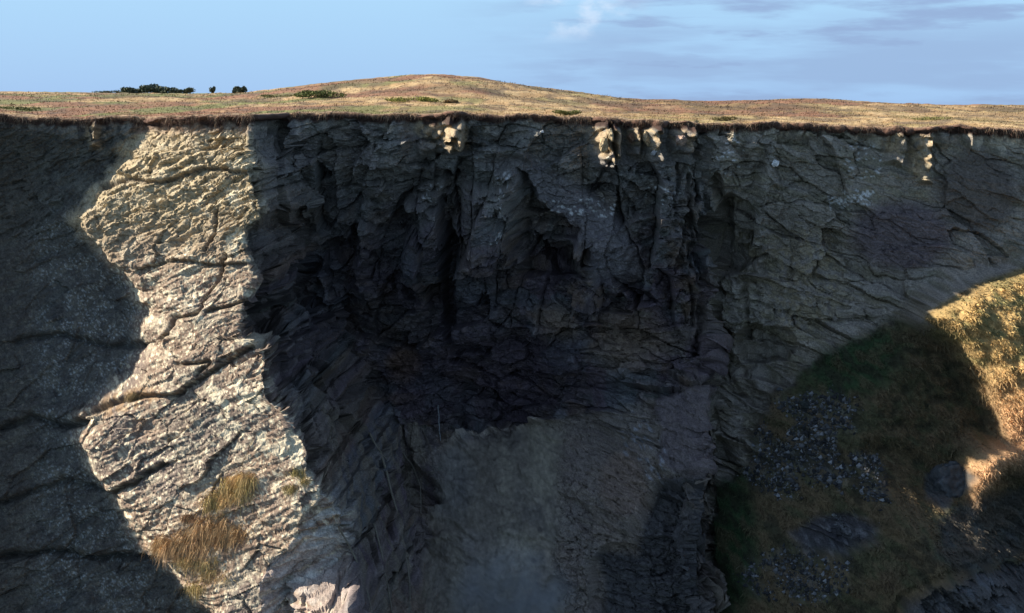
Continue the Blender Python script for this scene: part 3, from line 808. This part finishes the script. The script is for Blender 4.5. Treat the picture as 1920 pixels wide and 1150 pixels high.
def heath_col(x, y):
    a = fbm(x * .05, y * .035, 4, 4) * .5 + .5; b = fbm(x * .4, y * .25, 8, 3) * .5 + .5; c = vn(x * 2.2, y * 2.2, 6)
    k = lambda t: np.array(t)
    sh = x.shape + (1,)
    base = np.ones(sh) * k((.37, .245, .12))
    m = lambda B_, t: None
    def mx_(A, Bc, t): return A * (1 - t[..., None]) + k(Bc) * t[..., None]
    base = mx_(base, (.47, .34, .18), ss(.45, .6, b))
    base = mx_(base, (.23, .115, .07), ss(.50, .60, a) * .9)
    left = ss(20, -25, x * 100 / (100 + y))
    base = mx_(base, (.17, .18, .065), ss(.48, .62, fbm(x * .12 + 9, y * .06, 9, 3) * .5 + .5) * (.35 + .6 * left))
    base = mx_(base, (.10, .075, .055), ss(.52, .68, fbm(x * .5, y * .22, 11, 4) * .5 + .5) * .65)
    base = mx_(base, (.10, .07, .045), ss(.5, .62, fbm(x * .12, y * .08, 3, 5) * .5 + .5) * ss(40, 90, y) * .6)
    base = mx_(base, (.40, .27, .20), ss(7, 1, y) * .45)
    return base * (.8 + .4 * c)[..., None]
pco = np.stack([PX, PY, PZ], -1).reshape(-1, 3)
n1, n2 = PX.shape
pi_ = np.arange(n1 * n2).reshape(n1, n2)
pq = np.stack([pi_[:-1, :-1], pi_[1:, :-1], pi_[1:, 1:], pi_[:-1, 1:]], -1).reshape(-1, 4)
tag(link('heath', np_mesh('heath', pco, pq, M_heath, heath_col(PX, PY).reshape(-1, 3), True)), kind='structure')

# turf lip: ragged peat edge that overhangs the rock
tx = xs[(xs > -60) & (xs < 66)][::1]
ty = np.interp(tx, xs, RY); tz = np.interp(tx, xs, RZ)
prof = [(0.55, .06), (0.12, .10), (-.12, .07), (-.24, -.05), (-.30, -.14), (-.24, -.26), (-.08, -.36), (.35, -.44)]
gnx = np.gradient(ty, tx); gl = np.sqrt(1 + gnx ** 2); nX = -gnx / gl; nY = 1 / gl
rows = []
for k, (py_, pz_) in enumerate(prof):
    w = fbm(tx * 1.7, tx * 0 + k * .55, 3, 4) * .24 + fbm(tx * .35, tx * 0 + k * .2, 6, 2) * .3
    w2 = fbm(tx * 1.3, tx * 0 + 20 + k * .4, 5, 4)
    thick = .2 + 1.1 * vn(tx * .33, tx * 0 + 2, 5) ** 2 + .5 * vn(tx * .9, tx * 0 + 2, 9) ** 2 + .35 * vn(tx * 1.4, tx * 0 + 2, 6)
    edge = 1.0 if k > 1 else .25 * k
    off_r = py_ - np.abs(w) * .8 * edge
    rows.append(np.stack([tx + nX * off_r, ty + nY * off_r, tz + pz_ * (thick if k > 2 else 1) + .10 * w2 * (k > 0)], -1))
T_ = np.stack(rows, 1)
ti = np.arange(T_.shape[0] * T_.shape[1]).reshape(T_.shape[:2])
tq = np.stack([ti[:-1, :-1], ti[:-1, 1:], ti[1:, 1:], ti[1:, :-1]], -1).reshape(-1, 4)
tcol = np.zeros(T_.shape)
for k in range(len(prof)):
    base = np.array((.40, .29, .18)) if k < 2 else (np.array((.26, .17, .115)) if k == 2 else np.array((.125, .070, .050)))
    tcol[:, k] = base * (.65 + .7 * vn(tx * 5, tx * 0 + k * .7, 2))[:, None]
tag(link('turf_edge', np_mesh('turf_edge', T_.reshape(-1, 3), tq, M_soil, tcol.reshape(-1, 3), True)), kind='structure')

# sea far below, reaching the horizon behind the viewer
def grid_plane(name, x0, x1, y0, y1, z, n, m):
    a, b = np.meshgrid(np.linspace(x0, x1, n), np.linspace(y0, y1, n), indexing='ij')
    i = np.arange(n * n).reshape(n, n)
    q = np.stack([i[:-1, :-1], i[1:, :-1], i[1:, 1:], i[:-1, 1:]], -1).reshape(-1, 4)
    return link(name, np_mesh(name, np.stack([a, b, a * 0 + z], -1).reshape(-1, 3), q, m, None, True))
M_sea = mat('sea_water', .25, .4, .35, tone=False, base=(.03, .045, .05), var=.2, vscale=.05, bdist=.5)
tag(grid_plane('sea', -4000, 4000, -8000, 60, -61.0, 40, M_sea), kind='structure')

# ------------------------------------------------------------------ blades (grass of many kinds)
def blades(base, dirs, length, width, colr, droop=.35, segs=2, side=None):
    """curved ribbons; base (n,3), dirs (n,3) unit, length/width (n,)"""
    n = len(base)
    if side is None:
        side = rng.normal(size=(n, 3)); side[:, 1] *= .35
    side /= np.linalg.norm(side, axis=1)[:, None]
    V_ = []; k = segs + 1
    for i in range(k):
        t = i / segs
        c = base + dirs * (length * t)[:, None]
        c[:, 2] -= droop * length * t * t
        w = (width * (1 - t * .85))[:, None] * side * .5
        V_.append(c - w); V_.append(c + w)
    V_ = np.stack(V_, 1)
    b = (np.arange(n) * (2 * k))[:, None, None]
    q = np.array([[2 * i, 2 * i + 1, 2 * i + 3, 2 * i + 2] for i in range(segs)])[None]
    F = (b + q).reshape(-1, 4)
    cc = np.repeat(colr[:, None, :], 2 * k, 1)
    return V_.reshape(-1, 3), F, cc.reshape(-1, 3)
def unit(a): return a / np.linalg.norm(a, axis=1)[:, None]

# heath grass along the plateau
N = 60000
yy = rng.random(N) ** 1.8 * 150 + .05
xx = (rng.random(N) * 2 - 1) * 56 * (1 + yy / 100)
bl = np.stack([xx, yy + np.interp(xx / (1 + yy / 100), xs, RY) * np.exp(-yy / 25), plateau_z(xx, yy) - .02], -1)
sz = (.12 + .15 * rng.random(N) ** 2) * (1 + np.minimum(yy, 190) / 130)
dr = unit(np.stack([rng.normal(.25, .35, N), rng.normal(0, .3, N), np.ones(N)], -1))
cc = heath_col(xx, yy) * rng.uniform(.75, 1.25, (N, 1))
v_, f2_, c_ = blades(bl, dr, sz, sz * .35, cc, .3)
tag(link('heath_grass', np_mesh('heath_grass', v_, f2_, M_blade, c_)), kind='stuff')
# fringe hanging off the turf lip
N = 16000
xx = rng.uniform(-54, 56, N)
tuft = vn(xx * .8, xx * 0 + 1, 3)
low_ = rng.random(N) ** 2
bl = np.stack([xx, np.interp(xx, xs, RY) - .22 - .15 * rng.random(N), np.interp(xx, xs, RZ) + .08 - .55 * low_], -1)
dr = unit(np.stack([rng.normal(0, .5, N), rng.uniform(-.5, -.1, N), rng.normal(-.1, .6, N)], -1))
ln = rng.uniform(.12, .40, N) * (.5 + tuft)
base = np.where((low_ > .25)[:, None], np.array([[.11, .062, .045]]), np.array([[.40, .28, .18]]))
cc = base * rng.uniform(.5, 1.3, (N, 1))
v_, f2_, c_ = blades(bl, dr, ln, ln * .13, cc, .8)
tag(link('turf_fringe', np_mesh('turf_fringe', v_, f2_, M_blade, c_)), kind='stuff')
# grass on the gully slope
sel = np.where((GR.ravel() > .6) & (_Uf > 1300) & (_Uf < 2050) & (_Vf < 1230) & (SCREE.ravel() < .4) & (OUT.ravel() < .4) & (RIB.ravel() < .3) & (HOLLOW.ravel() < .3))[0]
pk = rng.choice(sel, 95000)
bl = co[pk] + np.array([0, -.01, -.02])
N = len(pk)
dr = unit(np.stack([rng.normal(0, .5, N), rng.normal(-.7, .25, N), rng.normal(.35, .35, N)], -1))
clh = cl_.ravel()[pk]
ln = rng.uniform(.12, .40, N) * (1 + 1.2 * np.clip(-clh, 0, 1))
cc = Cf[pk] * rng.uniform(.5, 1.6, (N, 1))
v_, f2_, c_ = blades(bl, dr, ln, ln * .2, cc, .6)
tag(link('slope_grass', np_mesh('slope_grass', v_, f2_, M_blade, c_)), kind='stuff')

# straw tussocks growing on the buttress
def tussock(pts, n, rad, lo, hi, c1_, c2_, label, name='grass_tussock', group='dry grass tussocks on the sunlit buttress', down=-.75):
    P = []; 
    root = surf(*pts[0][:2])
    for i in range(n):
        u, v, r = pts[rng.integers(len(pts))]
        P.append((u + rng.normal(0, r * .55), v + rng.normal(0, r * .28)))
    P = np.array(P)
    # look the surface up on a thinned grid
    m = (np.abs(_Uf - P[:, 0].mean()) < 150) & (np.abs(_Vf - P[:, 1].mean()) < 120)
    ids = np.where(m)[0]; A = np.stack([_Uf[ids], _Vf[ids]], -1)
    base = np.empty((n, 3))
    for i in range(n):
        base[i] = co[ids[np.argmin(((A - P[i]) ** 2).sum(1))]]
    tl = base - root
    N = n
    clump = vn(P[:, 0] * .09, P[:, 1] * .09, 4)
    dr = unit(np.stack([rng.normal(-.35, .45, N) + (clump - .5) * 2.4, rng.normal(-.75, .3, N), rng.normal(.35, .55, N)], -1))
    ln = rng.uniform(lo, hi, N) * (.5 + .8 * clump)
    t = np.clip(rng.random(N) * .7 + (clump - .5), 0, 1)[:, None]
    cc = (np.array([c1_]) * (1 - t) + np.array([c2_]) * t) * rng.uniform(.45, 1.35, (N, 1)) * (.55 + .9 * vn(P[:, 0] * .16, P[:, 1] * .16, 9))[:, None]
    v_, f_2, c_ = blades(tl, dr, ln, ln * .05 + .012, cc, 1.15, 3)
    o = link(name, np_mesh(name, v_, f_2, M_blade, c_))
    o.location = root
    tag(o, label, 'grass', group)
straw = (.62, .42, .21); brown = (.30, .185, .10); olive = (.36, .31, .11)
tussock([(445, 905, 26), (430, 925, 30), (405, 940, 24), (460, 895, 16)], 2600, 1, .35, .95, straw, olive, 'upper straw coloured grass tussock half way up the lower sunlit buttress')
tussock([(400, 990, 40), (360, 1015, 40), (430, 1000, 30), (310, 1020, 22)], 4200, 1, .35, 1.05, straw, brown, 'largest orange brown grass tussock spread below the olive one on the buttress')
tussock([(380, 1055, 34), (400, 1080, 28), (350, 1050, 20), (365, 1100, 16)], 1900, 1, .25, .7, straw, olive, 'lowest ragged grass tussock beside the shadow edge of the buttress')
tussock([(560, 885, 18), (575, 900, 14), (545, 915, 14)], 900, 1, .2, .5, (.36, .26, .12), olive, 'small brown grass tussock at the right rim of the buttress')
tussock([(356, 970, 12)], 900, 1, .2, .5, brown, (.2, .11, .06), 'thin rusty brown grass tussock between the two big straw ones')
tussock([(250, 743, 10)], 900, 1, .25, .5, (.34, .26, .13), brown, 'sparse brown grass tussock on the sloping ledge by the shadow')

# ------------------------------------------------------------------ stones
def stone_mesh(name, s, colr, seed, sub=4, rough=.35, blocky=.5):
    import bmesh
    bm = bmesh.new(); bmesh.ops.create_icosphere(bm, subdivisions=sub, radius=1)
    r = random.Random(seed)
    pl = [(Vector((r.gauss(0, 1), r.gauss(0, 1), r.gauss(0, 1))).normalized(), r.uniform(.55, .85)) for _ in range(11)]
    for v in bm.verts:
        n = v.co.normalized(); k = 1.0
        for (p, d) in pl:
            c = n.dot(p)
            if c > 1e-3: k = min(k, d / c)
        q_ = (n.x * 2.3 + seed, n.y * 2.3 + n.z * 3.1)
        k *= 1 + .34 * float(fbm(np.array([q_[0]]), np.array([q_[1]]), seed, 5, .6)[0])
        v.co = n * k
        v.co = Vector((v.co.x * s[0], v.co.y * s[1], v.co.z * s[2]))
    me = bpy.data.meshes.new(name); bm.to_mesh(me); bm.free()
    a = me.color_attributes.new('tone', 'FLOAT_COLOR', 'POINT')
    cc = np.ones((len(me.vertices), 4), np.float32)
    cc[:, :3] = np.array(colr)[None] * np.random.default_rng(seed).uniform(.5, 1.5, (len(me.vertices), 1))
    a.data.foreach_set('color', cc.ravel())
    me.materials.append(M_stone)
    return me
def stone(name, u, v, s, colr, seed, label, cat='rock', group=None, off=-.1, rot=0):
    p = surf(u, v)
    o = link(name, stone_mesh(name, s, colr, seed))
    o.location = (p[0], p[1] + off, p[2]); o.rotation_euler = (0, rot, 0)
    return tag(o, label, cat, group)
yel = (.42, .33, .20)
stone('rock_block', 1130, 272, (.42, .7, .75), yel, 1, 'tall pale yellow rock block at the left end of the sunlit row under the turf', group='sunlit rock blocks under the turf', off=-.35, rot=.1)
stone('rock_block', 1150, 256, (.30, .6, .70), (.46, .37, .23), 2, 'narrow bright rock block second from the left in the sunlit row under the turf', group='sunlit rock blocks under the turf', off=-.35, rot=-.25)
stone('rock_block', 1180, 258, (.42, .6, .45), (.18, .11, .07), 3, 'dark brown rock block in the middle of the sunlit row under the turf', group='sunlit rock blocks under the turf', off=-.3, rot=.3)
stone('rock_block', 1208, 262, (.42, .7, .85), (.40, .31, .19), 4, 'leaning cream rock block at the right end of the sunlit row under the turf', group='sunlit rock blocks under the turf', off=-.4, rot=-.35)
stone('rock_block', 1277, 258, (.65, .7, .55), (.42, .30, .23), 5, 'pinkish rock block beside the dark vertical crevice just under the turf', group='sunlit rock blocks under the turf', off=-.4)
stone('rock_block', 1138, 293, (.22, .3, .16), (.6, .56, .45), 6, 'small white stone below the left sunlit block', group='sunlit rock blocks under the turf', off=-.3)
stone('rock_block', 1222, 287, (.30, .4, .28), (.42, .42, .42), 7, 'grey white stone under the leaning cream block', group='sunlit rock blocks under the turf', off=-.2)
stone('white_stone', 1456, 309, (.34, .3, .42), (.85, .85, .83), 8, 'single bright white rounded stone stuck in the shaded right wall', 'stone', off=-.15)
stone('white_stone', 1018, 246, (.20, .2, .14), (.75, .75, .72), 9, 'small white stone high on the shaded wall just under the turf', 'stone', off=-.1)
stone('boulder', 1785, 908, (1.9, 1.3, 2.1), (.075, .08, .085), 10, 'dark boulder at the foot of the sunlit grass tongue', 'boulder', off=.4)
stone('boulder', 1512, 758, (.8, .7, .45), (.04, .045, .04), 12, 'dark low boulder in the shaded grass below the cliff foot', 'boulder', off=.1)
# loose scree in the gully
sel = np.where((SCREE0.ravel() > .02) | ((HOLLOW.ravel() > .2) & (HOLLOW.ravel() < .8)))[0]
pr_ = (np.clip(SCREE.ravel()[sel], .02, 1) + (_Uf[sel] * 0)) ** 1.3; pr_ /= pr_.sum()
pk = rng.choice(sel, 5200, p=pr_)
oc = np.array([[1, 0, 0], [-1, 0, 0], [0, 1, 0], [0, -1, 0], [0, 0, 1], [0, 0, -1]], float)
of = np.array([[0, 2, 4], [2, 1, 4], [1, 3, 4], [3, 0, 4], [2, 0, 5], [1, 2, 5], [3, 1, 5], [0, 3, 5]])
N = len(pk)
s = (rng.random(N) ** 5 * .26 + .045)
pts = oc[None] * rng.uniform(.6, 1.2, (N, 6, 1)) * s[:, None, None] * rng.uniform(.6, 1.3, (N, 1, 3)) + rng.normal(0, .12, (N, 6, 3)) * s[:, None, None]
pts = pts + (co[pk] + np.array([0, -.02, .02]))[:, None, :]
ff = (np.arange(N) * 6)[:, None, None] + of[None]
g = (.03 + .26 * rng.random((N, 1)) ** 3) * np.array([[1, 1.02, 1.05]])
tag(link('scree', np_mesh('scree', pts.reshape(-1, 3), ff.reshape(-1, 3), M_stone, np.repeat(g[:, None], 6, 1).reshape(-1, 3), False, 3)), kind='stuff')

# long roots / dead stems hanging down the left side of the bay
def root_line(pts, w, colr, label):
    P = np.array([surf(u, v) for (u, v) in pts]) + np.array([0, -.25, 0])
    t = np.linspace(0, len(P) - 1, 22)
    Q = np.stack([np.interp(t, np.arange(len(P)), P[:, k]) for k in range(3)], -1)
    Q[1:-1, 0] += rng.normal(0, .05, 20); 
    for k in range(2): Q[1:-1] = (Q[:-2] + Q[1:-1] * 2 + Q[2:]) / 4
    o0 = Q[0].copy(); Q -= o0
    ring = 6; vs = []
    for i, q in enumerate(Q):
        r = w * (1 - .6 * i / len(Q)) * rng.uniform(.8, 1.2)
        for k in range(ring):
            a = 2 * math.pi * k / ring
            vs.append(q + np.array([math.cos(a) * r, math.sin(a) * r, 0]))
    F = [[i * ring + k, i * ring + (k + 1) % ring, (i + 1) * ring + (k + 1) % ring, (i + 1) * ring + k] for i in range(len(Q) - 1) for k in range(ring)]
    o = link('hanging_root', np_mesh('hanging_root', vs, F, M_soil, np.tile(np.array(colr), (len(vs), 1))))
    o.location = o0
    tag(o, label, 'root', 'long roots hanging down the shaded bay')
rc = (.20, .18, .14)
root_line([(718, 845), (730, 890), (745, 950), (760, 1010), (768, 1090), (770, 1140)], .13, rc, 'longest pale root, running down to the bottom beside the mud slope')
root_line([(690, 812), (712, 838), (722, 860)], .12, rc, 'short thick root slanting down at the top of the root bundle')
root_line([(756, 842), (776, 872), (786, 910), (786, 960)], .09, rc, 'curved root at the right, nearest the mud slope')
root_line([(640, 985), (668, 1040), (690, 1100), (702, 1145)], .10, rc, 'root at the left, close beside the buttress rim')
root_line([(705, 980), (722, 1040), (732, 1110), (738, 1148)], .10, rc, 'straight root in the middle, lower part of the bundle')
root_line([(822, 755), (824, 790), (828, 822)], .09, (.24, .25, .25), 'thin upright pale root above the lip of the mud slope')

# ------------------------------------------------------------------ scrub on the plateau and skyline
def leafball(n, rx, ry, rz, colr, seed, leaf=.2):
    r = np.random.default_rng(seed)
    k = max(4, int(n / 120))
    cen = np.stack([r.uniform(-1, 1, k) * rx * .75, r.uniform(-1, 1, k) * ry * .7, r.uniform(.15, .75, k) * rz], -1)
    ii = r.integers(k, size=n)
    d = unit(r.normal(size=(n, 3)))
    rad = r.uniform(.55, 1.0, n)[:, None]
    p = cen[ii] + d * rad * np.array([rx * .38, ry * .4, rz * .38])
    p[:, 2] = np.clip(p[:, 2], 0, None)
    a = unit(r.normal(size=(n, 3))); b = unit(np.cross(a, r.normal(size=(n, 3))))
    s = leaf * r.uniform(.6, 1.4, n)[:, None]
    V_ = np.stack([p - a * s, p + b * s * .5, p + a * s, p - b * s * .5], 1)
    F = np.arange(n * 4).reshape(n, 4)
    c = np.array([colr]) * r.uniform(.6, 1.4, (n, 1))
    return V_.reshape(-1, 3), F, np.repeat(c[:, None], 4, 1).reshape(-1, 3)
def shrub(name, u, vbase, dist, w_px, h_px, colr, seed, label, cat='bush', group=None, n=900):
    sc = (dist + 100) / FPX
    x = (u - W / 2) * sc; y = dist
    z = plateau_z(np.array([x]), np.array([y]))[0]
    hor = H / 2 - FPX * math.tan(PITCH) + (u - W / 2) * math.tan(ROLL)
    rx = w_px * sc / 2; rz = h_px * sc
    v_, f_3, c_ = leafball(n, rx, rx * .6, rz, colr, seed, leaf=max(.05, min(rx, rz) * .18))
    root = bpy.data.objects.new(name, None); scene.collection.objects.link(root)
    root.location = (x, y, z - .03 * rz)
    link('foliage', np_mesh('foliage', v_, f_3, M_leaf, c_), root)
    r = np.random.default_rng(seed + 50)
    st_v = []; st_f = []
    for k in range(7):
        a = np.array([r.normal(0, rx * .15), r.normal(0, rx * .1), -.1]); b = np.array([r.normal(0, rx * .5), r.normal(0, rx * .3), rz * .7])
        t = min(rx, rz) * .035
        i0 = len(st_v)
        for q, m in ((a, 1), (b, .4)):
            for (ox, oy) in ((1, 0), (0, 1), (-1, 0), (0, -1)):
                st_v.append(q + np.array([ox * t * m, oy * t * m, 0]))
        st_f += [[i0 + j, i0 + (j + 1) % 4, i0 + 4 + (j + 1) % 4, i0 + 4 + j] for j in range(4)]
    link('stems', np_mesh('stems', st_v, st_f, M_soil, np.tile(np.array([.08, .06, .045]), (len(st_v), 1))), root)
    return tag(root, label, cat, group)
dg = (.09, .11, .07); gg = (.11, .13, .05)
sk = 'dark scrub on the left skyline'
shrub('bush', 213, 172, 185, 60, 7, dg, 1, 'low dark bush at the left end of the skyline scrub', group=sk)
shrub('bush', 262, 170, 185, 62, 13, dg, 2, 'round dark bush left of the middle of the skyline scrub', group=sk)
shrub('bush', 308, 170, 185, 78, 17, dg, 3, 'tallest and widest dark bush of the skyline scrub', group=sk)
shrub('bush', 345, 170, 185, 50, 12, dg, 4, 'dark bush at the right end of the main skyline scrub', group=sk)
shrub('bush', 404, 171, 185, 13, 13, dg, 5, 'tiny lone dark bush between the skyline scrub and a rounder bush', group=sk)
shrub('bush', 449, 172, 185, 30, 15, dg, 6, 'rounded dark bush standing alone at the right of the skyline scrub', group=sk)
hg = 'green gorse patches on the plateau'
shrub('gorse_bush', 600, 185, 75, 95, 12, (.15, .17, .06), 11, 'dark green gorse patch at the left foot of the rounded hill', group=hg, n=1600)
shrub('gorse_bush', 520, 185, 90, 66, 6, (.2, .2, .08), 12, 'flat olive gorse patch left of the dark green one', group=hg, n=1200)
shrub('gorse_bush', 770, 190, 55, 96, 9, (.25, .26, .07), 13, 'bright yellow green gorse patch below the top of the hill', group=hg, n=1600)
shrub('gorse_bush', 838, 190, 55, 40, 8, (.2, .14, .07), 14, 'small brown gorse patch just right of the bright one', group=hg)
shrub('gorse_bush', 1060, 205, 25, 60, 9, (.15, .16, .05), 15, 'olive gorse patch near the cliff edge right of the hill', group=hg, n=1100)
shrub('gorse_bush', 1350, 220, 12, 50, 8, (.16, .14, .06), 16, 'dull gorse patch on the cliff edge above the dark crevice', group=hg)
shrub('gorse_bush', 1730, 216, 35, 90, 7, (.24, .23, .09), 17, 'long pale gorse patch far to the right on the plateau', group=hg)
shrub('gorse_bush', 40, 205, 30, 80, 9, (.18, .18, .07), 18, 'low green gorse patch at the far left of the plateau', group=hg)

# thin spray hanging in the bottom of the bay
pm = surf(965, 1095)
import bmesh
bm = bmesh.new(); bmesh.ops.create_icosphere(bm, subdivisions=3, radius=1)
for v in bm.verts: v.co = Vector((v.co.x * 6.0, v.co.y * 3.0, v.co.z * 5.5))
me = bpy.data.meshes.new('spray_mist'); bm.to_mesh(me); bm.free()
mo = link('spray_mist', me); mo.location = (pm[0], pm[1] - 1.2, pm[2] - 1.0); tag(mo, kind='stuff')
mm = bpy.data.materials.new('mist'); mm.use_nodes = True; nt = mm.node_tree; nt.nodes.clear()
o_ = nt.nodes.new('ShaderNodeOutputMaterial'); pv = nt.nodes.new('ShaderNodeVolumePrincipled')
pv.inputs['Color'].default_value = (.9, .93, .96, 1)
t_ = nt.nodes.new('ShaderNodeTexCoord'); mp = nt.nodes.new('ShaderNodeMapping'); mp.inputs['Scale'].default_value = (1 / 6.0, 1 / 3.0, 1 / 5.5)
ln_ = nt.nodes.new('ShaderNodeVectorMath'); ln_.operation = 'LENGTH'
nt.links.new(t_.outputs['Object'], mp.inputs[0]); nt.links.new(mp.outputs[0], ln_.inputs[0])
r1_ = nt.nodes.new('ShaderNodeMapRange'); r1_.inputs['From Min'].default_value = 1.0; r1_.inputs['From Max'].default_value = .15
nt.links.new(ln_.outputs['Value'], r1_.inputs['Value'])
nz_ = nt.nodes.new('ShaderNodeTexNoise'); nz_.inputs['Scale'].default_value = .5; nz_.inputs['Detail'].default_value = 4
nt.links.new(t_.outputs['Object'], nz_.inputs['Vector'])
r2_ = nt.nodes.new('ShaderNodeMapRange'); r2_.inputs['From Min'].default_value = .38; r2_.inputs['From Max'].default_value = .65
r2_.inputs['To Max'].default_value = .6
nt.links.new(nz_.outputs['Fac'], r2_.inputs['Value'])
ml_ = nt.nodes.new('ShaderNodeMath'); ml_.operation = 'MULTIPLY'
nt.links.new(r1_.outputs[0], ml_.inputs[0]); nt.links.new(r2_.outputs[0], ml_.inputs[1]); nt.links.new(ml_.outputs[0], pv.inputs['Density'])
nt.links.new(pv.outputs[0], o_.inputs['Volume']); me.materials.append(mm)
